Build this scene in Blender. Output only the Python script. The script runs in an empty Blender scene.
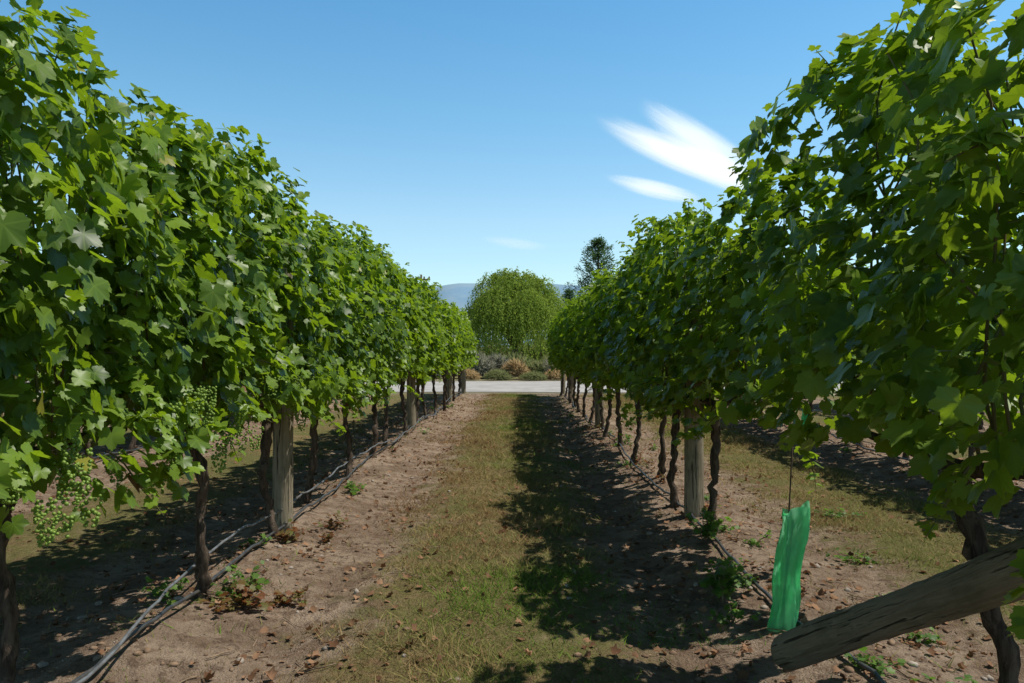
import bpy, math, random
import numpy as np
from mathutils import Vector
R = np.random.default_rng(7); random.seed(7)
scene = bpy.context.scene
COL = scene.collection
H = 1.25; F = 800.0
def link(o, parent=None):
    COL.objects.link(o)
    if parent is not None: o.parent = parent
    return o
# ---------------- noise ----------------
TAB = np.random.default_rng(3).random((256,256))
def vnoise(x,y,s=0):
    x=np.asarray(x,float)+s*17.3; y=np.asarray(y,float)+s*9.1
    xi=np.floor(x).astype(int); yi=np.floor(y).astype(int)
    fx=x-xi; fy=y-yi; fx=fx*fx*(3-2*fx); fy=fy*fy*(3-2*fy)
    a=TAB[xi%256,yi%256]; b=TAB[(xi+1)%256,yi%256]; c=TAB[xi%256,(yi+1)%256]; d=TAB[(xi+1)%256,(yi+1)%256]
    return (a*(1-fx)+b*fx)*(1-fy)+(c*(1-fx)+d*fx)*fy
def aisle_d(x): return np.abs(((np.asarray(x)+0.15+1.5)%3.0)-1.5)
def gh(x,y):
    x=np.asarray(x,float); y=np.asarray(y,float)
    d=aisle_d(x)
    f=np.clip((24.4-y)/3,0,1)*np.clip((20-np.abs(x))/4,0,1)
    z=0.06*np.clip((d-1.0)/0.5,0,1)**1.5 - 0.035*np.exp(-((d-0.85)/0.2)**2)
    z=z+0.05*(vnoise(x*0.9,y*0.9,1)-.5)+0.035*(vnoise(x*3.3,y*3.3,2)-.5)+0.022*(vnoise(x*9,y*9,4)-.5)*np.clip(d/0.6,0.3,1)
    return z*f - 0.012
# ---------------- mesh helpers ----------------
def mesh_np(name, verts, faces, mat=None, uv=None, attr=None, smooth=False):
    verts=np.asarray(verts,np.float32); faces=np.asarray(faces,np.int32)
    k=faces.shape[1]; nf=len(faces)
    m=bpy.data.meshes.new(name)
    m.vertices.add(len(verts)); m.vertices.foreach_set('co',verts.ravel())
    m.loops.add(nf*k); m.loops.foreach_set('vertex_index',faces.ravel())
    m.polygons.add(nf); m.polygons.foreach_set('loop_start',np.arange(nf,dtype=np.int32)*k)
    m.polygons.foreach_set('loop_total',np.full(nf,k,np.int32))
    if smooth: m.polygons.foreach_set('use_smooth',np.ones(nf,bool))
    m.update(calc_edges=True)
    if uv is not None:
        u=m.uv_layers.new(name='UVMap'); u.data.foreach_set('uv',np.asarray(uv,np.float32).ravel())
    if attr is not None:
        for n,a in attr.items():
            at=m.attributes.new(n,'FLOAT','FACE'); at.data.foreach_set('value',np.asarray(a,np.float32))
    if mat: m.materials.append(mat)
    return m
def obj(name, mesh, parent=None, loc=(0,0,0), rot=(0,0,0), sc=(1,1,1)):
    o=bpy.data.objects.new(name,mesh); o.location=loc; o.rotation_euler=rot; o.scale=sc
    return link(o,parent)
def empty(name, loc=(0,0,0), rot=(0,0,0)):
    o=bpy.data.objects.new(name,None); o.location=loc; o.rotation_euler=rot; o.empty_display_size=.2
    return link(o)
def tube_arr(pts, rad, sides=8, rough=0.0, cap=True):
    pts=np.asarray(pts,float); n=len(pts); rad=np.broadcast_to(np.asarray(rad,float),(n,))
    V=[];Fc=[]
    T=np.gradient(pts,axis=0); T/= (np.linalg.norm(T,axis=1,keepdims=True)+1e-9)
    up=np.array([0.,1.,0.]) if abs(T[0][1])<0.8 else np.array([1.,0.,0.])
    for i in range(n):
        a=np.cross(T[i],up); a/=np.linalg.norm(a)+1e-9; b=np.cross(T[i],a); up=np.cross(a,T[i]); 
        for s in range(sides):
            th=2*math.pi*s/sides
            r=rad[i]*(1+rough*(R.random()-.5)*2)
            V.append(pts[i]+r*(math.cos(th)*a+math.sin(th)*b))
    for i in range(n-1):
        for s in range(sides):
            s2=(s+1)%sides
            Fc.append((i*sides+s,i*sides+s2,(i+1)*sides+s2,(i+1)*sides+s))
    if cap:
        for e,base in ((0,0),(n-1,(n-1)*sides)):
            V.append(pts[e]); c=len(V)-1
            for s in range(0,sides):
                s2=(s+1)%sides
                Fc.append((c,base+s2,base+s,base+s) if e==0 else (c,base+s,base+s2,base+s2))
    return V,Fc
class Builder:
    def __init__(s): s.V=[]; s.F=[]
    def add(s,VF):
        o=len(s.V); s.V+= [tuple(v) for v in VF[0]]
        for f in VF[1]:
            g=[]
            for i in f:
                if i+o not in g: g.append(i+o)
            s.F.append(tuple(g))
    def mesh(s,name,mat,smooth=True):
        m=bpy.data.meshes.new(name); m.from_pydata(s.V,[],s.F); m.update()
        if smooth: m.polygons.foreach_set('use_smooth',np.ones(len(m.polygons),bool))
        m.materials.append(mat); return m
def tube_mesh(name,pts,rad,mat,sides=10,rough=0.0):
    b=Builder(); b.add(tube_arr(pts,rad,sides,rough)); return b.mesh(name,mat)
# ---------------- materials ----------------
class NT:
    def __init__(s,name):
        s.m=bpy.data.materials.new(name); s.m.use_nodes=True; s.t=s.m.node_tree; s.t.nodes.clear()
        s.out=s.n('ShaderNodeOutputMaterial')
    def n(s,typ,**kw):
        nd=s.t.nodes.new(typ)
        for k,v in kw.items(): setattr(nd,k,v)
        return nd
    def l(s,a,b): s.t.links.new(a,b)
    def setv(s,inp,v):
        if isinstance(v,bpy.types.NodeSocket): s.l(v,inp)
        elif isinstance(v,(tuple,list)) and len(v)==3 and inp.type=='RGBA': inp.default_value=(*v,1)
        else: inp.default_value=v
    def math(s,op,a,b=None,c=None,clamp=False):
        nd=s.n('ShaderNodeMath',operation=op); nd.use_clamp=clamp
        s.setv(nd.inputs[0],a)
        if b is not None: s.setv(nd.inputs[1],b)
        if c is not None: s.setv(nd.inputs[2],c)
        return nd.outputs[0]
    def mix(s,f,a,b,mode='MIX'):
        nd=s.n('ShaderNodeMix',data_type='RGBA',blend_type=mode)
        s.setv(nd.inputs[0],f); s.setv(nd.inputs[6],a); s.setv(nd.inputs[7],b)
        return nd.outputs[2]
    def ss(s,v,a,b,lo=0.0,hi=1.0):
        nd=s.n('ShaderNodeMapRange',interpolation_type='SMOOTHSTEP'); s.setv(nd.inputs[0],v)
        nd.inputs[1].default_value=a; nd.inputs[2].default_value=b; nd.inputs[3].default_value=lo; nd.inputs[4].default_value=hi
        return nd.outputs[0]
    def noise(s,scale,detail=4,rough=.6,vec=None,dist=0):
        nd=s.n('ShaderNodeTexNoise'); nd.inputs['Scale'].default_value=scale; nd.inputs['Detail'].default_value=detail
        nd.inputs['Roughness'].default_value=rough; nd.inputs['Distortion'].default_value=dist
        if vec is not None: s.l(vec,nd.inputs['Vector'])
        return nd.outputs['Fac']
    def pos(s,kind='pos',scale=None):
        if kind=='pos': v=s.n('ShaderNodeNewGeometry').outputs['Position']
        else: v=s.n('ShaderNodeTexCoord').outputs['Object']
        if scale:
            mp=s.n('ShaderNodeMapping'); mp.inputs['Scale'].default_value=scale; s.l(v,mp.inputs['Vector']); v=mp.outputs[0]
        return v
    def attr(s,name): return s.n('ShaderNodeAttribute',attribute_name=name).outputs['Fac']
    def bsdf(s,color,rough=.7,spec=.3,bump=None,bstr=.5,bdist=.02,link=True):
        b=s.n('ShaderNodeBsdfPrincipled'); s.setv(b.inputs['Base Color'],color); s.setv(b.inputs['Roughness'],rough)
        b.inputs['Specular IOR Level'].default_value=spec
        if bump is not None:
            bp=s.n('ShaderNodeBump'); bp.inputs['Strength'].default_value=bstr; bp.inputs['Distance'].default_value=bdist
            s.l(bump,bp.inputs['Height']); s.l(bp.outputs[0],b.inputs['Normal'])
        if link: s.l(b.outputs[0],s.out.inputs[0])
        return b.outputs[0]
    def mixsh(s,f,a,b):
        nd=s.n('ShaderNodeMixShader'); s.setv(nd.inputs[0],f); s.l(a,nd.inputs[1]); s.l(b,nd.inputs[2]); return nd.outputs[0]

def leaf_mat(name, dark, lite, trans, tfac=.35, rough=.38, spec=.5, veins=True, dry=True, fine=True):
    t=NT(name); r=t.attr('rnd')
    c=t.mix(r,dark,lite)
    tc=t.mix(r,trans,tuple(min(1,x*1.25) for x in trans))
    if veins:
        uv=t.n('ShaderNodeUVMap').outputs[0]; sx=t.n('ShaderNodeSeparateXYZ'); t.l(uv,sx.inputs[0])
        ax=t.math('ABSOLUTE',sx.outputs[0]); y=sx.outputs[1]
        ang=t.math('ARCTAN2',ax,y)
        rr=t.math('SQRT',t.math('ADD',t.math('MULTIPLY',ax,ax),t.math('MULTIPLY',y,y)))
        ds=[]
        for a in (0,.87,1.95): ds.append(t.math('ABSOLUTE',t.math('SUBTRACT',ang,a)))
        d=t.math('MINIMUM',t.math('MINIMUM',ds[0],ds[1]),ds[2]); d=t.math('MULTIPLY',d,rr)
        v=t.ss(d,.010,.045,1,0)
        c=t.mix(t.math('MULTIPLY',v,.3),c,(lite[0]*1.4,lite[1]*1.35,lite[2]*1.5))
        tc=t.mix(t.math('MULTIPLY',v,.5),tc,(trans[0]*.5,trans[1]*.6,trans[2]*.6))
    if dry:
        dm=t.math('GREATER_THAN',r,.988)
        c=t.mix(dm,c,(.20,.11,.045)); tc=t.mix(dm,tc,(.26,.16,.05))
        ym=t.math('MULTIPLY',t.math('GREATER_THAN',r,.955),t.math('LESS_THAN',r,.988))
        c=t.mix(ym,c,(.22,.21,.03))
    if fine:
        a=t.bsdf(c,rough,spec,None,link=False)
    else:
        a=t.n('ShaderNodeBsdfDiffuse'); t.setv(a.inputs[0],c); a=a.outputs[0]
        if spec>.15:
            g=t.n('ShaderNodeBsdfGlossy'); g.inputs['Roughness'].default_value=rough; g.inputs['Color'].default_value=(1,1,1,1)
            a=t.mixsh(.022,a,g.outputs[0])
    tr=t.n('ShaderNodeBsdfTranslucent'); t.setv(tr.inputs[0],tc)
    t.l(t.mixsh(tfac,a,tr.outputs[0]),t.out.inputs[0])
    return t.m
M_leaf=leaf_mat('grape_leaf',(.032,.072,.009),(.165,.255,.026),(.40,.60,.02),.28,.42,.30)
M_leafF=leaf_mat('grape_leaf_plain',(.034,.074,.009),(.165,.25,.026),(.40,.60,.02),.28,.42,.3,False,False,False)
M_willow=leaf_mat('willow_leaf',(.12,.175,.03),(.22,.29,.06),(.38,.50,.07),.38,.6,.1,False,False,False)
M_conif=leaf_mat('conifer_needles',(.06,.11,.05),(.11,.18,.07),(.12,.22,.07),.25,.6,.1,False,False,False)
M_far=leaf_mat('far_foliage',(.055,.085,.045),(.10,.135,.07),(.1,.16,.05),.2,.7,.1,False,False,False)
M_weed=leaf_mat('weed_leaf',(.05,.12,.02),(.12,.20,.035),(.2,.38,.04),.35,.5,.3,True,False)
M_redweed=leaf_mat('red_weed_leaf',(.19,.06,.03),(.10,.13,.03),(.35,.12,.04),.3,.5,.3,True,False)
M_dead=leaf_mat('dead_leaf',(.10,.05,.028),(.34,.20,.12),(.25,.12,.05),.12,.8,.1,False,False,False)
M_lav=leaf_mat('lavender_stems',(.13,.14,.08),(.25,.23,.18),(.12,.13,.09),.12,.8,.1,False,False,False)
M_tus=leaf_mat('tussock_blades',(.27,.18,.08),(.48,.34,.17),(.25,.17,.07),.12,.8,.1,False,False,False)
M_green=leaf_mat('shrub_blades',(.10,.125,.04),(.23,.23,.10),(.12,.15,.05),.15,.8,.1,False,False,False)
def grass_mat():
    t=NT('grass_blades'); r=t.attr('rnd')
    cr=t.n('ShaderNodeValToRGB'); t.l(r,cr.inputs[0]); e=cr.color_ramp.elements
    e[0].position=0; e[0].color=(.22,.125,.06,1); e[1].position=1; e[1].color=(.14,.23,.035,1)
    x=e.new(.36); x.color=(.36,.27,.13,1); x=e.new(.58); x.color=(.22,.23,.07,1)
    a=t.n('ShaderNodeBsdfDiffuse'); t.l(cr.outputs[0],a.inputs[0]); tr=t.n('ShaderNodeBsdfTranslucent'); t.l(cr.outputs[0],tr.inputs[0])
    t.l(t.mixsh(.3,a.outputs[0],tr.outputs[0]),t.out.inputs[0]); return t.m
M_grass=grass_mat()
def bark_mat(name,c1,c2,sc=(18,18,3)):
    t=NT(name); p=t.pos('obj',sc); n=t.noise(2.2,6,.7,p,.6); n2=t.noise(.6,3,.5,p)
    c=t.mix(t.ss(n,.35,.65),c1,c2); c=t.mix(t.math('MULTIPLY',n2,.4),c,tuple(x*.5 for x in c1))
    t.bsdf(c,.9,.15,n,1,.02); return t.m
M_bark=bark_mat('vine_bark',(.050,.037,.027),(.18,.135,.10))
M_tbark=bark_mat('tree_bark',(.07,.055,.04),(.15,.12,.09),(5,5,1))
def post_mat(name='weathered_wood',k=1.0):
    t=NT(name); p=t.pos('obj',(26,26,1.2)); n=t.noise(2,7,.65,p,.3)
    q=t.noise(4,5,.65,t.pos('obj',(1,1,.6)))
    cr=t.ss(n,.55,.64)
    f=lambda c: tuple(x*k for x in c)
    c=t.mix(t.ss(n,.3,.6),f((.23,.185,.125)),f((.36,.31,.225))); c=t.mix(cr,c,f((.07,.053,.035)))
    c=t.mix(t.ss(q,.45,.65,0,.7),c,f((.14,.13,.075)))
    t.bsdf(c,.85,.2,t.math('SUBTRACT',n,t.math('MULTIPLY',cr,.8)),1.0,.018); return t.m
M_post=post_mat(); M_brace=post_mat('brace_wood',.82)
def simple(name,c,rough=.6,spec=.3,metal=0,c2=None,sc=40):
    t=NT(name); n=t.noise(sc,3,.6,t.pos('pos')); 
    cc=t.mix(t.ss(n,.35,.65),c,c2 if c2 else tuple(x*.7 for x in c))
    t.bsdf(cc,rough,spec,n,.3,.003)
    for nd in t.t.nodes:
        if nd.type=='BSDF_PRINCIPLED': nd.inputs['Metallic'].default_value=metal
    return t.m
M_hose=simple('black_polythene',(.035,.036,.04),.38,.5,c2=(.07,.068,.062),sc=15)
M_hose2=simple('grey_polythene',(.15,.16,.17),.4,.5,c2=(.09,.09,.09),sc=15)
M_wire=simple('galvanised_wire',(.35,.35,.35),.4,.5,.8)
M_rod=simple('rusty_rod',(.09,.06,.045),.6,.3)
M_stone=simple('stone',(.38,.33,.28),.85,.2,c2=(.24,.19,.15),sc=25)
M_clod=simple('soil_clod',(.28,.19,.125),.95,.1,c2=(.14,.09,.058),sc=20)
M_twig=simple('dry_twig',(.32,.23,.15),.85,.2,c2=(.13,.09,.06),sc=30)
M_cane=simple('vine_cane',(.16,.12,.05),.7,.2,c2=(.10,.12,.04),sc=20)
def guard_mat():
    t=NT('green_plastic_sleeve'); p=t.pos('obj'); n=t.noise(9,4,.6,p); n2=t.noise(5,3,.6,t.pos('obj',(3,3,1)))
    c=t.mix(n,(.10,.55,.26),(.28,.80,.46))
    a=t.bsdf(c,.35,.5,n,.7,.03,link=False); tr=t.n('ShaderNodeBsdfTranslucent'); t.setv(tr.inputs[0],t.mix(t.ss(n2,.35,.65),(.16,.88,.40),(.48,1.0,.66)))
    tp=t.n('ShaderNodeBsdfTransparent'); tp.inputs[0].default_value=(.45,.98,.62,1)
    t.l(t.mixsh(.30,t.mixsh(.62,a,tr.outputs[0]),tp.outputs[0]),t.out.inputs[0]); return t.m
M_guard=guard_mat()
def grape_mat():
    t=NT('green_grape'); n=t.noise(60,2,.5,t.pos('obj'))
    c=t.mix(n,(.17,.28,.04),(.32,.44,.09)); a=t.bsdf(c,.35,.4,link=False)
    tr=t.n('ShaderNodeBsdfTranslucent'); tr.inputs[0].default_value=(.35,.55,.1,1)
    t.l(t.mixsh(.25,a,tr.outputs[0]),t.out.inputs[0]); return t.m
M_grape=grape_mat()
def ground_mat():
    t=NT('vineyard_ground'); p=t.pos('pos'); s=t.n('ShaderNodeSeparateXYZ'); t.l(p,s.inputs[0])
    x,y=s.outputs[0],s.outputs[1]
    w=t.n('ShaderNodeMath',operation='WRAP'); t.l(t.math('ADD',x,.15),w.inputs[0]); w.inputs[1].default_value=1.5; w.inputs[2].default_value=-1.5
    d=t.math('ABSOLUTE',w.outputs[0])
    n1=t.noise(2.2,6,.65,p); n2=t.noise(14,6,.7,p); n3=t.noise(90,4,.7,p); n4=t.noise(.7,3,.5,p); n5=t.noise(5,5,.7,p,.5)
    soil=t.mix(t.ss(n1,.35,.65),(.25,.175,.122),(.43,.322,.235))
    soil=t.mix(t.ss(n5,.48,.62,0,.65),soil,(.19,.118,.074))
    soil=t.mix(t.ss(n2,.49,.64,0,.75),soil,(.125,.079,.052))
    soil=t.mix(t.ss(n3,.52,.72,0,.5),soil,(.48,.385,.295))
    gr=t.mix(t.ss(n2,.35,.62),(.31,.225,.115),(.19,.165,.06))
    gr=t.mix(t.ss(n4,.40,.56,0,.55),gr,(.135,.17,.045))
    gr=t.mix(t.ss(n3,.45,.65,0,.6),gr,(.12,.08,.042))
    gr=t.mix(t.ss(n5,.53,.66,0,.65),gr,(.225,.135,.08))
    gr=t.mix(t.ss(n1,.58,.72,0,.5),gr,(.38,.285,.18))
    dd=t.math('ADD',d,t.math('MULTIPLY',t.math('SUBTRACT',t.math('ADD',n1,t.math('MULTIPLY',n5,.6)),.8),1.1))
    gm=t.ss(dd,.40,.85,1,0)
    c=t.mix(gm,soil,gr)
    far=t.mix(t.ss(n4,.4,.6),(.28,.24,.11),(.18,.18,.07))
    c=t.mix(t.ss(y,23.5,25),c,t.mix(t.ss(n2,.4,.6),(.30,.26,.2),(.18,.17,.08)))
    c=t.mix(t.ss(y,35,38),c,far)
    h=t.math('ADD',t.math('MULTIPLY',n2,1.0),t.math('ADD',t.math('MULTIPLY',n3,.45),n5))
    t.bsdf(c,.95,.1,h,1.0,.06); return t.m
M_ground=ground_mat()
def road_mat():
    t=NT('pale_gravel'); p=t.pos('pos'); n=t.noise(1.2,5,.6,p); n2=t.noise(60,4,.7,p)
    c=t.mix(t.ss(n,.3,.7),(.32,.305,.285),(.44,.42,.395)); c=t.mix(t.ss(n2,.5,.7,0,.5),c,(.24,.22,.20))
    t.bsdf(c,.9,.2,n2,.7,.02); return t.m
M_road=road_mat()
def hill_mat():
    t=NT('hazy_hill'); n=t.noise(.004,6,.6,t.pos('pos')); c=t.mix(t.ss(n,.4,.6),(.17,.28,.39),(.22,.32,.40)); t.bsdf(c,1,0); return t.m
M_hill=hill_mat()
# ---------------- ground ----------------
def axis(fa,fb,step,lo,hi):
    mid=np.arange(fa,fb+1e-6,step); g=[]; a=step; v=fb
    while v<hi: a*=1.25; v+=a; g.append(v)
    g2=[]; a=step; v=fa
    while v>lo: a*=1.25; v-=a; g2.append(v)
    return np.array(g2[::-1]+list(mid)+g)
xs=axis(-7,7.5,.06,-9000,9000); ys=axis(1.5,18,.06,-200,9000)
X,Y=np.meshgrid(xs,ys,indexing='ij'); Z=gh(X,Y)
V=np.stack([X,Y,Z],-1).reshape(-1,3); ny=len(ys)
ii,jj=np.meshgrid(np.arange(len(xs)-1),np.arange(ny-1),indexing='ij'); a=(ii*ny+jj).ravel()
obj('ground',mesh_np('ground',V,np.stack([a,a+ny,a+ny+1,a+1],1),M_ground,smooth=True))
rx=np.linspace(-90,90,361); V=[];Fc=[]
for i,x in enumerate(rx):
    n=float(vnoise(x*.8,0,5)); m=float(vnoise(x*.7,4,6)); c=0.004*x
    for k,yy in enumerate(np.linspace(24.5+n*.8+c,33.6+m*.9+c,9)): V.append((x,yy,.0+.02*math.sin(k/8*math.pi)))
for i in range(360):
    for k in range(8): b=i*9+k; Fc.append((b,b+9,b+10,b+1))
obj('gravel_road',mesh_np('gravel_road',V,Fc,M_road,smooth=True))
# ---------------- leaf template ----------------
half=[(0,1.0),(7,.86),(12,.88),(18,.76),(24,.70),(29,.64),(34,.74),(40,.78),(45,.85),(50,.95),(57,.83),(63,.84),(70,.75),(78,.66),(84,.64),(92,.74),(101,.73),(112,.82),(122,.70),(132,.71),(142,.61),(153,.60),(166,.50),(175,.14)]
def polar(h): return [(r*math.sin(math.radians(a)),r*math.cos(math.radians(a))) for a,r in h]
pr=polar(half); out=pr+[(-x,y) for x,y in pr[::-1] if abs(x)>1e-6]
T_leaf=np.array([(0,0)]+out); n=len(out)
Fa_leaf=np.array([(0,(i+1)%n+1,i+1) for i in range(n)])
half2=[(0,1.0),(26,.66),(50,.93),(80,.63),(113,.80),(160,.5)]
pr=polar(half2); out=pr+[(-x,y) for x,y in pr[::-1] if abs(x)>1e-6]
T_leafS=np.array([(0,0)]+out); n=len(out); Fa_leafS=np.array([(0,(i+1)%n+1,i+1) for i in range(n)])
T_dia=np.array([(0,0),(.28,.5),(0,1.1),(-.28,.5)]); Fa_dia=np.array([(0,1,2),(0,2,3)])
def nrm(v): return v/(np.linalg.norm(v,axis=1,keepdims=True)+1e-9)
def leaves(name,P,N,Td,S,rnd,mat,tmpl=T_leaf,fa=Fa_leaf,smooth=True,cup=.35):
    P=np.asarray(P); N=nrm(np.asarray(N)); Td=np.asarray(Td); Td=nrm(Td-N*np.sum(Td*N,1,keepdims=True)); B=np.cross(Td,N)
    n=len(P); k=len(tmpl); lx=tmpl[None,:,0]*R.uniform(.85,1.15,(n,1)); ly=tmpl[None,:,1]*np.ones((n,1)); r2=lx**2+ly**2
    c1=R.normal(-.12,cup*.5,(n,1)); c2=R.uniform(-.05,cup,(n,1)); ph=R.uniform(0,6.28,(n,1))
    lz=c1*r2+c2*np.abs(lx)+.10*np.sin(3*np.arctan2(lx,ly)+ph)*r2
    if cup==0: lz=lz*0
    S=np.asarray(S).reshape(n,1,1)
    V=P[:,None,:]+S*(lx[...,None]*B[:,None,:]+ly[...,None]*Td[:,None,:]+lz[...,None]*N[:,None,:])
    Fc=(fa[None]+(np.arange(n)*k)[:,None,None]).reshape(-1,3)
    uv=np.tile(tmpl[fa.ravel()],(n,1)); at=np.repeat(rnd,len(fa))
    return mesh_np(name,V.reshape(-1,3),Fc,mat,uv,{'rnd':at},smooth)
# ---------------- vine variants ----------------
def make_foliage(seed,n=2250,lod=False):
    rg=np.random.default_rng(seed)
    L=.80
    y=rg.uniform(-L,L,n); u=rg.random(n)
    top=1.98+.38*vnoise(y*2.0,seed*3.1,7)+.14*(vnoise(y*7,seed,8))-.12*(np.abs(y)/L)**3
    bot=.58+.42*vnoise(y*2.3,seed*1.7,9)+.20*vnoise(y*9,seed,10)
    z=bot+(top-bot)*u
    w=.27*(1-.35*np.clip((z-1.6)/.7,0,1))*(1-.35*np.clip((.95-z)/.3,0,1))
    side=np.where(rg.random(n)<.5,-1,1)
    lump=.22+1.35*vnoise(y*3.4+side*5,z*3.4,seed%13)+.25*vnoise(y*9+side*5,z*9,seed%11)
    shell=rg.random(n)<.75
    x=side*w*lump*np.where(shell,rg.uniform(.75,1.15,n),rg.uniform(0,.8,n))
    P=np.stack([x,y,z],1)
    topk=np.clip((u-.86)/.14,0,1)
    N=np.stack([side*(1-.6*topk),np.zeros(n),.85+.7*topk],1)+rg.normal(0,.58,(n,3))
    T=np.stack([side*.35,rg.normal(0,.65,n),-1+.3*topk],1)+rg.normal(0,.4,(n,3))
    S=rg.uniform(.032,.070,n)*(1-.25*topk)
    if lod: S=S*1.12
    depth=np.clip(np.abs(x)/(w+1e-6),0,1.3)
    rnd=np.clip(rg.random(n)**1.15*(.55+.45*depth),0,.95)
    dryz=np.clip((1.2-z)/.5,0,1); rnd=np.where(rg.random(n)<.003+.035*dryz,rg.uniform(.956,1,n),rnd)
    stems=Builder(); Ps=[];Ns=[];Ts=[];Ss=[]
    for k in range(20):
        yy=rg.uniform(-.7,.7); kind=rg.random()
        if kind<.5: p=np.array([rg.uniform(-.12,.12),yy,1.95+.2*rg.random()]); d=np.array([rg.normal(0,.25),rg.normal(0,.35),1.]); ln=rg.uniform(.12,.42)
        else: sd=rg.choice([-1,1]); p=np.array([sd*.2,yy,rg.uniform(.7,1.8)]); d=np.array([sd*.7,rg.normal(0,.5),rg.uniform(-.7,.4)]); ln=rg.uniform(.15,.36)
        d/=np.linalg.norm(d); pts=[p]; m=9
        for i in range(m):
            d=d+np.array([rg.normal(0,.1),rg.normal(0,.1),-.07]); d/=np.linalg.norm(d); pts.append(pts[-1]+d*ln/m)
            f=i/m
            for q in range(2 if i%2 else 1):
                o=rg.normal(0,1,3); o/=np.linalg.norm(o); o[2]=abs(o[2])*.5
                Ps.append(pts[-1]+o*.03); Ns.append(o*.8+np.array([0,0,.7])); Ts.append(o+np.array([0,0,-.5])); Ss.append((.058-.036*f)*rg.uniform(.8,1.1))
        stems.add(tube_arr(pts,np.linspace(.004,.0015,m+1),4,cap=False))
    P=np.vstack([P,Ps]);N=np.vstack([N,Ns]);T=np.vstack([T,Ts]);S=np.concatenate([S,Ss])
    rnd=np.concatenate([rnd,rg.uniform(.6,.95,len(Ss))])
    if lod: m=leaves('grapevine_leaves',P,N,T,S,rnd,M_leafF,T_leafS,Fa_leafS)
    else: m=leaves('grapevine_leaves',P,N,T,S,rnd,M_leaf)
    for k in range(12):
        yy=rg.uniform(-.65,.65); p=[(rg.normal(0,.03),yy,.88)]
        for i in range(6): p.append((p[-1][0]+rg.normal(0,.04),p[-1][1]+rg.normal(0,.05),p[-1][2]+.19))
        stems.add(tube_arr(p,np.linspace(.006,.003,7),4,cap=False))
    return m, stems.mesh('canes',M_cane)
FOL=[make_foliage(s) for s in (11,12,13,14,15,16,17)]
FOLL=[make_foliage(s,1650,True) for s in (21,22,23,24,25,26,27)]
def make_trunk(seed):
    rg=np.random.default_rng(seed); b=Builder()
    n=24; z=np.linspace(-.05,.88,n); lx=rg.normal(0,.06); ly=rg.normal(0,.13)
    px=np.cumsum(rg.normal(0,.012,n)); py=np.cumsum(rg.normal(0,.014,n)); 
    t=np.linspace(0,1,n)
    pts=np.stack([px*1+lx*(1-t)-px[-1]*t,py+ly*(1-t)-py[-1]*t,z],1)
    b.add(tube_arr(pts,.026+.018*np.exp(-t*7)+.010*t**4+rg.normal(0,.004,n),10,.16))
    for s in (-1,1):
        m=9; yy=np.linspace(0,.68,m)*s; zz=.87+.05*np.sin(np.linspace(0,1.6,m))+rg.normal(0,.007,m)
        b.add(tube_arr(np.stack([rg.normal(0,.008,m)+pts[-1][0],yy+pts[-1][1],zz],1),np.linspace(.026,.012,m),7,.12))
    return b.mesh('vine_trunk',M_bark)
TRK=[make_trunk(s) for s in range(30,37)]
def make_bunch(seed):
    rg=np.random.default_rng(seed)
    import bmesh
    bm=bmesh.new(); bmesh.ops.create_icosphere(bm,subdivisions=1,radius=1); iv=np.array([v.co[:] for v in bm.verts]); fi=np.array([[v.index for v in f.verts] for f in bm.faces]); bm.free()
    P=[]
    tries=0
    while len(P)<46 and tries<5000:
        tries+=1; zz=-rg.random()*.13; r=.034*(1+zz/.13*.75)+.005; th=rg.uniform(0,6.28)
        p=np.array([math.cos(th)*r,math.sin(th)*r,zz])
        if all(np.linalg.norm(p-q)>.010 for q in P): P.append(p)
    P=np.array(P); V=(P[:,None]+iv[None]*rg.uniform(.0055,.0072,(len(P),1,1))).reshape(-1,3)
    return mesh_np('grape_bunch',V,(fi[None]+(np.arange(len(P))*len(iv))[:,None,None]).reshape(-1,3),M_grape,smooth=True)
BUN=[make_bunch(s) for s in (1,2,3)]
def vine(x,y,fo=0.,sy=1.,sz=1.,sx=1.,dx=0.,flip=None,v=None,trunk=True,grapes=None,tl=None,face=0,far=False):
    lib=FOLL if (far or y>10) else FOL
    i=random.randrange(len(lib)) if v is None else v
    z=float(gh(x,y)); e=empty('grapevine',(x,y,z))
    r=math.pi if (random.random()<.5 if flip is None else flip) else 0
    rr=r+random.uniform(-.04,.04)
    obj('leaves',lib[i][0],e,(dx,fo,(1-sz)*.75),(0,0,rr),(sx,sy,sz)); obj('canes',lib[i][1],e,(dx,fo,(1-sz)*.75),(0,0,rr),(sx,sy,sz))
    if trunk: obj('trunk',random.choice(TRK),e,(0,0,0),(tl or (0,0,random.choice([0,math.pi])+random.uniform(-.1,.1))))
    k=grapes if grapes is not None else (2 if y<10 else 0)
    for g in range(k):
        sd=face if face else random.choice([-1,1]); s=random.uniform(.85,1.2)
        obj('grape_bunch',random.choice(BUN),e,(dx+sd*random.uniform(.20,.31),random.uniform(-.7,.7),random.uniform(.78,1.12)),(random.uniform(-.15,.15),random.uniform(-.15,.15),random.uniform(0,6)),(s,s,s))
# left row
XL=-1.65; XR=1.35; END=22.4
for y in (.25,1.6): vine(XL,y,grapes=8,face=1,sz=1.06)
vine(-1.84,2.95,grapes=18,v=0,flip=False,face=1,sz=1.05,dx=.15)
vine(XL,3.95,grapes=15,v=1,flip=True,tl=(0,0,.2),fo=.2,face=1,sz=1.03)
for y in np.arange(5.25,24.2,1.3): vine(XL+random.uniform(-.03,.03),float(y)+random.uniform(-.08,.08),sz=random.uniform(.96,1.05),grapes=11 if y<8 else None,face=1)
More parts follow.
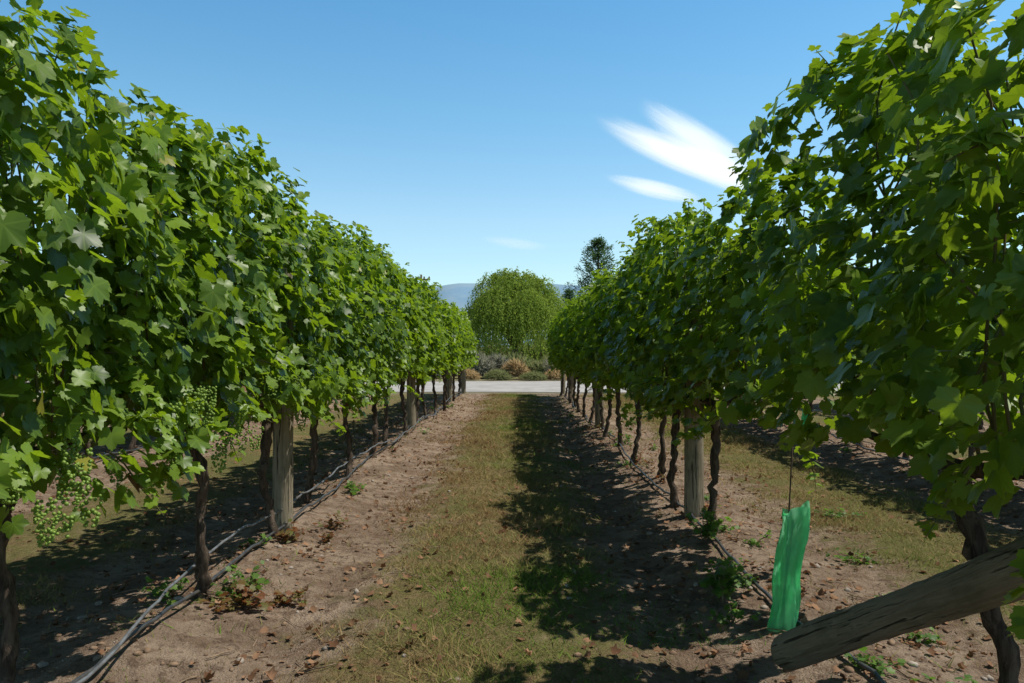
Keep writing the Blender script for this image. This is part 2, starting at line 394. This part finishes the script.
# right row
vine(1.42,2.42,v=2,flip=True,sz=1.05,sx=1.15,dx=-.04,grapes=0,sy=1.08,fo=.10,tl=(0,-.12,0))
vine(1.33,5.28,v=3,fo=-.62,sy=1.25,sz=.93,dx=.0,grapes=1,tl=(0,-.05,.1))
for y in np.arange(6.35,23.2,1.25): vine(XR-.07+random.uniform(-.03,.03),float(y)+random.uniform(-.08,.08),sz=random.uniform(.95,1.02),grapes=1 if y<8 else None)
for xr,y0 in ((-4.65,2.0),(-7.65,4.),(4.35,2.6),(7.35,5.)):
    for y in np.arange(y0,END,1.3): vine(xr+random.uniform(-.04,.04),float(y)+random.uniform(-.1,.1),grapes=0,far=True)
# posts
def post_mesh(name,r=.070,h=2.0):
    n=18; z=np.concatenate([np.linspace(-.2,h-.02,n),[h]]); rad=np.full(n+1,r)+R.normal(0,.0015,n+1); rad[-1]=r*.88; rad=rad*np.linspace(1.03,.97,n+1)
    return tube_mesh(name,np.stack([np.cumsum(R.normal(0,.001,n+1)),np.cumsum(R.normal(0,.001,n+1)),z],1),rad,M_post,20,.012)
PM=[post_mesh('wooden_post') for _ in range(3)]
for xx,yy in [(XL,5.6),(XL,12.4),(XL,19.2),(XL,24.2),(XR-.04,5.98),(XR-.05,12.8),(XR-.05,19.7),(XR,24.0)]+[(q,w) for q in (-4.65,4.35,-7.65,7.35) for w in (8.3,14.9,21.5,23.0)]:
    o=obj('vineyard_post',random.choice(PM),None,(xx,yy,float(gh(xx,yy))),(random.uniform(-.015,.015),random.uniform(-.015,.015),random.uniform(0,6)))
# end assembly right: strainer post + diagonal brace
e=empty('end_post_assembly',(0,0,0))
obj('strainer_post',post_mesh('strainer_post',.085,1.75),e,(1.60,1.36,0))
b0=np.array([1.01,3.06,.105]); b1=np.array([1.55,1.47,1.09])
d=Vector(b1-b0); L=d.length; n=40
zz=np.concatenate([[0,.004],np.linspace(.018,L,n)]); rd=np.concatenate([[.054,.060],np.full(n,.066)+.003*np.sin(zz[2:]*7)+R.normal(0,.0010,n)])
lm=tube_mesh('diagonal_brace',np.stack([.014*np.sin(zz*2.),.004*np.sin(zz*5),zz],1),rd,M_brace,32,.010)
o=obj('diagonal_brace',lm,e,tuple(b0)); o.rotation_euler=d.to_track_quat('Z','Y').to_euler()
# wires
for xr,y0 in ((XL,-1),(XR,1.4),(-4.65,1),(4.35,1)):
    b=Builder()
    for zh in (.9,1.25,1.6,1.95):
        yy=np.arange(y0,23.2,1.5); b.add(tube_arr(np.stack([np.full(len(yy),xr),yy,zh+.008*np.sin(yy)],1),.0016,4,cap=False))
    obj('trellis_wire',b.mesh('trellis_wire',M_wire))
# hoses
def hose(x0,y0,y1,r,mat,seed,lift=.03,amp=.05):
    yy=np.arange(y0,y1,.12); xx=x0+amp*2*(vnoise(yy*.6,seed,seed)-.5); zz=gh(xx,yy)+r+.008+lift*vnoise(yy*.8,3,seed+1)
    return obj('irrigation_hose',tube_mesh('irrigation_hose',np.stack([xx,yy,zz],1),r,mat,8))
hose(-1.62,1.0,23,.009,M_hose,3,.05,.07)
hose(-1.57,1.0,23,.007,M_hose2,8,.16,.12)
hose(1.27,2.0,23,.009,M_hose,5,.03,.06)
hose(-4.6,2.0,22,.010,M_hose,9,.1,.06); hose(4.3,2.0,22,.010,M_hose,6,.1,.06)
# vine guard
def guard(x,y,h,w,lean,seed,name='vine_guard',rod=1.1):
    rg=np.random.default_rng(seed); e=empty(name,(x,y,float(gh(x,y)))); V=[];Fc=[]; ns=36;nz=30
    for j in range(nz+1):
        t=j/nz
        for i in range(ns):
            th=2*math.pi*i/ns; cr=.12*math.sin(4*th+t*6)+.09*math.sin(9*th+t*4)+.05*math.sin(5*th-t*17)
            rx=w*.5*(1+cr*.5)*(1.04-.10*math.sin(t*3.1)); ry=w*.28*(1+cr*2.4)
            px=rx*math.copysign(abs(math.cos(th))**.7,math.cos(th))+rg.normal(0,.001)+lean*t*h+.008*math.sin(t*9); py=ry*math.sin(th)+rg.normal(0,.001)+.008*math.sin(t*6+1)
            V.append((px,py,t*h+(.020*math.cos(th)+.012*math.sin(3*th) if j==nz else 0)))
    for j in range(nz):
        for i in range(ns):
            k=(i+1)%ns; Fc.append((j*ns+i,j*ns+k,(j+1)*ns+k,(j+1)*ns+i))
    obj('sleeve',mesh_np('sleeve',V,Fc,M_guard,smooth=True),e)
    obj('stake',tube_mesh('stake',[(lean*t*h*.9+.005,0,t*rod) for t in (0,.3,.6,1)],.0035,M_rod,6),e)
    obj('young_stem',tube_mesh('young_stem',[(-.01+lean*t*h,.0,t*h*.9) for t in (0,.5,1)],.004,M_bark,5),e)
guard(1.185,3.62,.545,.120,.12,4,rod=1.05)
guard(4.25,11.9,.40,.11,.03,5,rod=.9)
# ---------------- ground litter ----------------
def inaisle(n,y0,y1,pw=1.6,xlo=-5.5,xhi=5.8):
    y=y0+(y1-y0)*R.random(n)**pw; x=R.uniform(xlo,xhi,n); return x,y
n=500000; x,y=inaisle(n,2.4,23.5,1.7,-2.6,3.6)
d=aisle_d(x); dens=np.clip(1.2-d/.76+1.3*(vnoise(x*2.4,y*2.4,11)-.5),0.035,1)*np.clip(.18+1.5*vnoise(x*7,y*7,12)*vnoise(x*1.8,y*1.8,19)*1.8,0,1)
k=R.random(n)<dens; x=x[k];y=y[k];n=len(x)
hgt=R.uniform(.008,.038,n)*(.5+1.1*vnoise(x*5,y*5,13))*(1+y*.03); wd=R.uniform(.0010,.0024,n)*(1+y*.16)
az=R.uniform(0,6.28,n); ln=R.normal(0,1.0,(n,2)); z=gh(x,y)
B=np.stack([np.cos(az),np.sin(az),0*az],1)*wd[:,None]; P=np.stack([x,y,z-.003],1)
tip=P+np.stack([ln[:,0]*hgt,ln[:,1]*hgt,hgt],1)
V=np.stack([P-B,P+B,tip],1).reshape(-1,3)
rn=np.clip(.16+.80*vnoise(x*1.4,y*1.1,14)*(vnoise(x*.5+3,y*.4,15)+.36)+R.normal(0,.18,n)+.18*np.clip((x+.3)/.6,-1,1)*(np.abs(x)<1.3),0,1)
obj('grass',mesh_np('grass',V,np.arange(n*3).reshape(-1,3),M_grass,attr={'rnd':rn}))
n=22000; x,y=inaisle(n,2.3,22,1.7); d=aisle_d(x); k=R.random(n)<np.clip(.25+d*.7,0,1)*np.clip(vnoise(x*2,y*2,20)*2-.35,0.06,1); x=x[k];y=y[k];n=len(x)
P=np.stack([x,y,gh(x,y)+.008],1); N=np.stack([R.normal(0,.45,n),R.normal(0,.45,n),np.ones(n)],1); T=R.normal(0,1,(n,3))
obj('fallen_leaves',leaves('fallen_leaves',P,N,T,R.uniform(.007,.032,n),R.random(n),M_dead,T_leafS,Fa_leafS,True,.9))
import bmesh
bm=bmesh.new(); bmesh.ops.create_icosphere(bm,subdivisions=1,radius=1); iv=np.array([v.co[:] for v in bm.verts]); fi=np.array([[v.index for v in f.verts] for f in bm.faces]); bm.free()
def rocks(name,n,smin,smax,mat,thr):
    x,y=inaisle(n,2.3,20,1.8,-4.5,5); d=aisle_d(x); k=R.random(n)<np.clip((d-.3)*1.2,0.04,1)*np.clip(vnoise(x*1.6,y*1.6,31)*1.6-.2,0.05,1); x=x[k];y=y[k];n=len(x)
    s=smin+(smax-smin)*R.random(n)**4; sh=R.uniform(.6,1.3,(n,1,3))*np.array([1,1,.6]); nz=1+R.normal(0,.13,(n,len(iv),1))
    V=np.stack([x,y,gh(x,y)+s*.15],1)[:,None]+iv[None]*nz*sh*s[:,None,None]
    obj(name,mesh_np(name,V.reshape(-1,3),(fi[None]+(np.arange(n)*len(iv))[:,None,None]).reshape(-1,3),mat))
rocks('stones',4500,.004,.026,M_stone,0); rocks('soil_clods',24000,.004,.024,M_clod,0)
b=Builder()
for _ in range(900):
    x=random.uniform(-3,4); y=2.5+12*random.random()**1.6
    if aisle_d(x)<.5 and random.random()<.6: continue
    a=random.uniform(0,6.28); L=random.uniform(.04,.24); pts=[]
    for i in range(5):
        px=x+math.cos(a)*L*i/4; py=y+math.sin(a)*L*i/4; a+=random.uniform(-.3,.3); pts.append((px,py,float(gh(px,py))+.006+random.uniform(0,.008)))
    b.add(tube_arr(pts,np.linspace(.003,.0015,5)*random.uniform(.6,1.3),5))
obj('fallen_twigs',b.mesh('fallen_twigs',M_twig))
# weeds
def weed(x,y,r,h,n,mat,ls=.03):
    P=[];N=[];T=[]; b=Builder(); z0=float(gh(x,y))
    for s in range(max(4,n//7)):
        az=random.uniform(0,6.28); rr=r*random.random()**.6; hh=h*random.uniform(.4,1)*(1-.4*rr/r)
        ex,ey=math.cos(az)*rr,math.sin(az)*rr
        pts=[(ex*t,ey*t,hh*t**.7) for t in (0,.35,.7,1)]
        b.add(tube_arr(pts,[.003,.0025,.002,.001],4,cap=False))
        for q in range(7):
            t=random.uniform(.25,1); P.append((ex*t+random.gauss(0,.015),ey*t+random.gauss(0,.015),hh*t**.7+random.gauss(0,.01)))
            N.append((random.gauss(0,.5)+ex,random.gauss(0,.5)+ey,1)); T.append((random.gauss(0,1)+ex*3,random.gauss(0,1)+ey*3,.2))
    e=empty('weed_plant',(x,y,z0)); n=len(P)
    obj('leaves',leaves('weed_leaves',P,N,T,R.uniform(.6,1.25,n)*ls,R.random(n),mat,T_leafS,Fa_leafS),e)
    obj('stems',b.mesh('weed_stems',M_twig),e)
weed(-1.38,4.0,.24,.13,170,M_redweed,.027); weed(-1.42,4.15,.22,.18,110,M_weed,.022); weed(-1.75,4.0,.18,.12,70,M_weed,.022); weed(-1.2,4.1,.14,.08,60,M_redweed,.024)
weed(1.03,4.05,.13,.30,140,M_weed,.026); weed(1.12,4.3,.20,.16,110,M_weed,.024); weed(1.0,3.75,.12,.10,60,M_weed,.02)
weed(1.20,5.2,.2,.28,120,M_weed,.030); weed(1.35,3.05,.14,.06,50,M_weed,.02); weed(1.6,3.0,.1,.05,40,M_weed,.02)
weed(-1.5,5.3,.2,.14,80,M_redweed,.026); weed(-1.3,5.7,.12,.16,50,M_redweed,.022); weed(-1.45,7.0,.16,.15,60,M_weed,.025)
weed(2.1,5.0,.2,.06,90,M_weed,.02); weed(2.5,6.2,.25,.06,90,M_weed,.02); weed(1.9,4.1,.15,.05,50,M_weed,.018); weed(1.75,3.5,.12,.06,40,M_weed,.02)
for _ in range(44):
    s=random.choice([-1.6,1.3,1.3,1.8,4.3]); weed(s+random.uniform(-.3,.3),random.uniform(4.5,18),random.uniform(.06,.16),random.uniform(.04,.16),40,random.choice([M_weed,M_weed,M_redweed]),.020)
# ---------------- background plants ----------------
def mound(name,x,y,r,h,n,mat):
    th=R.uniform(0,6.28,n); rr=R.random(n)**.6; b=np.stack([rr*np.cos(th)*r*.45,rr*np.sin(th)*r*.45,np.zeros(n)],1)
    tip=np.stack([rr*np.cos(th)*r,rr*np.sin(th)*r,h*np.sqrt(1-.85*rr**2)*R.uniform(.6,1.1,n)],1)
    s=R.uniform(.25,.8,n)[:,None]; P=b+(tip-b)*s; T=tip-b+R.normal(0,.12,(n,3)); N=R.normal(0,.5,(n,3))+np.array([.4,-.5,1.])
    L=np.linalg.norm(tip-P,axis=1)
    tm2=np.array([(-.09,0),(.09,0),(0,1.)]); f2=np.array([(0,1,2)])
    return obj(name,leaves(name,P,N,T,np.maximum(L,.14),R.random(n),mat,tm2,f2,False,0),None,(x,y,0))
mound('lavender_bush',-2.0,38,1.1,1.35,2600,M_lav); mound('lavender_bush',-1.0,39,1.0,1.25,2600,M_lav); mound('lavender_bush',1.9,38,1.2,1.1,2600,M_lav); mound('lavender_bush',3.0,38.5,1.2,1.25,2600,M_lav)
mound('lavender_bush',-4.2,38.5,1.2,1.3,2400,M_lav)
mound('tussock_grass',-.1,36.9,.7,1.0,2000,M_tus); mound('tussock_grass',-2.2,36.0,.55,.55,1400,M_tus); mound('tussock_grass',1.7,36.0,.6,.55,1400,M_tus)
mound('green_shrub',.95,37.8,.9,.95,2200,M_green); mound('green_shrub',-.9,35.9,.7,.55,1600,M_green); mound('green_shrub',.7,35.6,.7,.45,1200,M_green); mound('green_shrub',3.4,37,.7,.8,1500,M_green)
mound('green_shrub',-.3,42,1.6,1.3,2500,M_green); mound('green_shrub',2.4,42.5,1.6,1.4,2500,M_green); mound('green_shrub',-3.0,42.5,1.6,1.4,2500,M_green)
for k in range(9): mound('green_shrub',-7+k*1.8,54+random.uniform(-.8,.8),1.5,2.1+random.uniform(-.3,.4),2200,M_green)
for k in range(18):
    x=random.choice([-1,1])*random.uniform(5,22); mound('lavender_bush' ,x,random.uniform(37,40),random.uniform(.8,1.3),random.uniform(.8,1.4),1100,M_lav)
# willow
def willow(x,y):
    e=empty('willow_tree',(x,y,0)); b=Builder(); lob=[]
    b.add(tube_arr([(0,0,-.1),(.05,0,.8),(0,.1,1.6),(.1,0,2.6)],[.3,.24,.2,.15],9,.06))
    for i in range(14):
        a=i/14*6.28+random.uniform(-.3,.3); r=random.uniform(1.4,2.4); z=random.uniform(3.5,5.0)-.45*r
        lob.append((math.cos(a)*r,math.sin(a)*r,z,random.uniform(.8,1.25)))
        b.add(tube_arr([(0,0,1.5),(math.cos(a)*r*.4,math.sin(a)*r*.4,2.6),(math.cos(a)*r*.8,math.sin(a)*r*.8,z-.2),(math.cos(a)*r,math.sin(a)*r,z+.5)],[.12,.09,.05,.02],6,.05))
    lob+= [(.3,0,5.15,.95),(-1.1,0,4.95,.95),(1.4,-.2,4.6,1.0),(-.2,-.9,4.5,1.1),(-.5,.2,5.45,.7),(.9,.3,5.2,.6)]
    P=[];N=[];T=[]
    for s in range(3400):
        l=random.choice(lob); v=np.array([random.gauss(0,1),random.gauss(0,1),abs(random.gauss(0,1))+.1]); v/=np.linalg.norm(v)
        p=np.array(l[:3])+v*l[3]*random.uniform(.75,1.25); d=v*.55+np.array([0,0,.2]); out=math.hypot(p[0],p[1])
        m=random.randint(8,16)+int(max(0,out-1.2)*random.uniform(4,15))
        for q in range(m):
            d=d+np.array([random.gauss(0,.05),random.gauss(0,.05),-.17]); d/=max(1,np.linalg.norm(d)); p=p+d*.10
            if p[2]<.2: break
            P.append(p+np.array([random.gauss(0,.05),random.gauss(0,.05),0])); N.append((v[0]+random.gauss(0,.5),v[1]+random.gauss(0,.5),.6+random.gauss(0,.4))); T.append((d[0]+random.gauss(0,.35),d[1]+random.gauss(0,.35),d[2]-.3))
    n=len(P); obj('crown',leaves('willow_crown',P,N,T,R.uniform(.07,.17,n),R.random(n),M_willow,T_dia,Fa_dia,False,0),e)
    obj('trunk',b.mesh('willow_trunk',M_tbark),e)
willow(-.2,48.5)
def conifer(x,y,h,w,n=9000):
    e=empty('conifer_tree',(x,y,0)); b=Builder(); b.add(tube_arr([(0,0,-.1),(0,0,h*.5),(.05,0,h*.98)],[.22,.13,.02],8,.04))
    P=[];N=[];T=[]; nb=80
    for i in range(nb):
        t=i/nb; z=1+(h-1.3)*t; az=i*2.4+random.uniform(-.3,.3); L=w*(1-t)**.75*random.uniform(.6,1.15)+.12; up=.25+.7*t
        e2=np.array([math.cos(az)*L,math.sin(az)*L,L*up]); b.add(tube_arr([(0,0,z),tuple(np.array([0,0,z])+e2)],[.03,.008],4,cap=False))
        for q in range(n//nb):
            s=random.uniform(.2,1)**.7; P.append(np.array([0,0,z])+e2*s+np.array([random.gauss(0,.13),random.gauss(0,.13),random.gauss(0,.15)-.05])); N.append((random.gauss(0,.6),random.gauss(0,.6),1)); T.append(e2/L+np.array([random.gauss(0,.5),random.gauss(0,.5),.3]))
    n=len(P); obj('crown',leaves('conifer_crown',P,N,T,R.uniform(.09,.19,n),R.random(n),M_conif,T_dia,Fa_dia,False,0),e)
    obj('trunk',b.mesh('conifer_trunk',M_tbark),e)
conifer(6.0,60,9.9,3.2,14000)
conifer(4.2,66,6.6,1.8,6000)
P=[];N=[]
for k in range(70):
    cx=-60+k*1.8+random.uniform(-1,1); cy=random.uniform(72,84); r=random.uniform(1.4,2.4); hz=random.uniform(1.2,2.4)
    for q in range(420):
        v=np.array([random.gauss(0,1),random.gauss(0,1),random.gauss(0,1)]); v/=np.linalg.norm(v); P.append(np.array([cx,cy,hz])+v*r*random.uniform(.7,1.1)*np.array([1,1,.9])); N.append(v+np.array([0,0,.3]))
n=len(P); P=np.array(P); P[:,2]=np.abs(P[:,2])
obj('distant_trees',leaves('distant_trees',P,N,R.normal(0,1,(n,3)),R.uniform(.2,.42,n),R.random(n),M_far,T_dia,Fa_dia,False,0))
# hills
hx=np.linspace(-5200,5200,200); hy=np.linspace(0,1,16); V=[];Fc=[]
for x in hx:
    top=255+70*float(vnoise(x*.0011,2,40))+28*float(vnoise(x*.004,5,41))+10*float(vnoise(x*.013,5,42))
    for t in hy: V.append((x,2600+1300*t,-5+top*t**1.2*(1+.12*math.sin(t*3.1)*(float(vnoise(x*.006,t*5,43))-.5)*4)))
for i in range(199):
    for k in range(15): q=i*16+k; Fc.append((q,q+16,q+17,q+1))
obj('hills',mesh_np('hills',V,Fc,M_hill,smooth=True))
# power pole
e=empty('power_pole',(-9.7,80,0))
obj('pole',tube_mesh('pole',[(0,0,0),(0,0,4),(0,0,9)],[.15,.13,.10],M_tbark,10),e)
obj('crossarm',tube_mesh('crossarm',[(-.9,0,8.5),(0,0,8.5),(.9,0,8.5)],.08,M_tbark,6),e)
for k,xx in enumerate((-.8,-.3,.3,.8)): obj('insulator_%d'%(k+1),tube_mesh('insulator',[(xx,0,8.5),(xx,0,8.68),(xx,0,8.82)],[.05,.09,.05],M_rod,6),e)
# clouds
def cloud_mat():
    t=NT('thin_cloud'); uv=t.n('ShaderNodeUVMap').outputs[0]; s=t.n('ShaderNodeSeparateXYZ'); t.l(uv,s.inputs[0])
    ob=t.n('ShaderNodeObjectInfo')
    mp=t.n('ShaderNodeMapping'); mp.inputs['Scale'].default_value=(1.0,1.6,1); t.l(uv,mp.inputs[0])
    ad=t.n('ShaderNodeVectorMath',operation='ADD'); t.l(mp.outputs[0],ad.inputs[0]); t.l(ob.outputs['Location'],ad.inputs[1])
    nz=t.noise(.9,6,.5,ad.outputs[0],.4)
    mp2=t.n('ShaderNodeMapping'); mp2.inputs['Scale'].default_value=(.7,4,1); t.l(uv,mp2.inputs[0]); n2=t.noise(1.2,5,.55,mp2.outputs[0],.6)
    rr=t.math('SQRT',t.math('ADD',t.math('MULTIPLY',s.outputs[0],s.outputs[0]),t.math('MULTIPLY',s.outputs[1],s.outputs[1])))
    v=t.math('ADD',t.math('SUBTRACT',1.0,rr),t.math('MULTIPLY',t.math('SUBTRACT',nz,.5),.5))
    v=t.math('ADD',v,t.math('MULTIPLY',t.math('SUBTRACT',n2,.5),.30))
    al=t.math('MULTIPLY',t.ss(v,0.0,.85),t.ss(rr,.65,1.0,1,0))
    al=t.math('MULTIPLY',al,t.attr('dens'))
    d=t.n('ShaderNodeBsdfDiffuse'); d.inputs[0].default_value=(.98,.98,.98,1); tl=t.n('ShaderNodeBsdfTranslucent'); tl.inputs[0].default_value=(.98,.98,.98,1)
    tr=t.n('ShaderNodeBsdfTransparent'); t.l(t.mixsh(al,tr.outputs[0],t.mixsh(.3,d.outputs[0],tl.outputs[0])),t.out.inputs[0]); return t.m
M_cloud=cloud_mat()
def cloud(px,py,hl,hw,ang,Yd,dens=1,bend=0):
    s=Yd/F; a=math.radians(ang); u=np.array([math.cos(a)*hl*s,0,math.sin(a)*hl*s]); v=np.array([-math.sin(a)*hw*s,hw*s*1.5,math.cos(a)*hw*s])
    V=[];Fc=[];uv=[]; nu,nv=40,16; g=[]
    for i in range(nu+1):
        for j in range(nv+1):
            p=i/nu*2-1; q=j/nv*2-1; g.append((p,q)); V.append(u*p+v*(q+bend*p*p))
    for i in range(nu):
        for j in range(nv): k=i*(nv+1)+j; Fc.append((k,k+1,k+nv+2,k+nv+1))
    for f in Fc:
        for i in f: uv.append(g[i])
    obj('cloud',mesh_np('cloud',V,Fc,M_cloud,uv,{'dens':np.full(len(Fc),dens)},True),None,((px-518)*s,Yd,H+(352-py)*s))
cloud(682,156,106,36,-23,2000,1.0,.2); cloud(702,141,84,46,-32,2500,.80,.1); cloud(656,189,60,17,-13,3000,.8); cloud(722,170,64,38,-22,3600,.9); cloud(515,243,42,9,-8,2300,.2)
# ---------------- light ----------------
S=Vector((1,.10,1.95)).normalized(); el=math.asin(S.z); rot=math.atan2(S.x,S.y)
sd=bpy.data.lights.new('sun','SUN'); sd.energy=5.0; sd.angle=math.radians(.5); sd.color=(1,.955,.87)
so=bpy.data.objects.new('sun',sd); so.rotation_euler=S.to_track_quat('Z','Y').to_euler(); so.location=(10,0,20); link(so)
w=bpy.data.worlds.new('World'); scene.world=w; w.use_nodes=True; nt=w.node_tree; bg=nt.nodes['Background']
sk=nt.nodes.new('ShaderNodeTexSky'); sk.sky_type='NISHITA'; sk.sun_disc=False; sk.sun_elevation=el; sk.sun_rotation=rot; sk.air_density=1.0; sk.dust_density=.6; sk.ozone_density=1.0; sk.altitude=200
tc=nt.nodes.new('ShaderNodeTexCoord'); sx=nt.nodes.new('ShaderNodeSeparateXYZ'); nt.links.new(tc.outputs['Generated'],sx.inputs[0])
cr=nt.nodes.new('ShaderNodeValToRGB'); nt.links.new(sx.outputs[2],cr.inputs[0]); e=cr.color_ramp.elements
# elevation grade of the clear sky (clearer, more cyan toward the horizon, dimmed overhead, out of view, to cut fill light in shadows)
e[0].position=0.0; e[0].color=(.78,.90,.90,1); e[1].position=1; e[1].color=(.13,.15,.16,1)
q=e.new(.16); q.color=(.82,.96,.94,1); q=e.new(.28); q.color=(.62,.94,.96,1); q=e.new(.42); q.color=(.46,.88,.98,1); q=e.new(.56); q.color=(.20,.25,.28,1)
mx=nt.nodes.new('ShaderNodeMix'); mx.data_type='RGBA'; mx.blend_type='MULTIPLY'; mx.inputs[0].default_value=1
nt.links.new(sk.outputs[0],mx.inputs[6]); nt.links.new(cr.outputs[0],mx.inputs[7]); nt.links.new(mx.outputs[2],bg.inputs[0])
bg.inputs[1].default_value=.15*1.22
scene.view_settings.view_transform='Standard'; scene.view_settings.look='None'; scene.view_settings.exposure=0; scene.view_settings.gamma=1
# ---------------- camera ----------------
cd=bpy.data.cameras.new('camera'); cd.sensor_width=36; cd.lens=28.125; cd.clip_end=20000; cd.clip_start=.05
c=bpy.data.objects.new('camera',cd); c.location=(0,0,H); c.rotation_euler=(math.radians(90+.75),0,math.radians(.43)); link(c); scene.camera=c
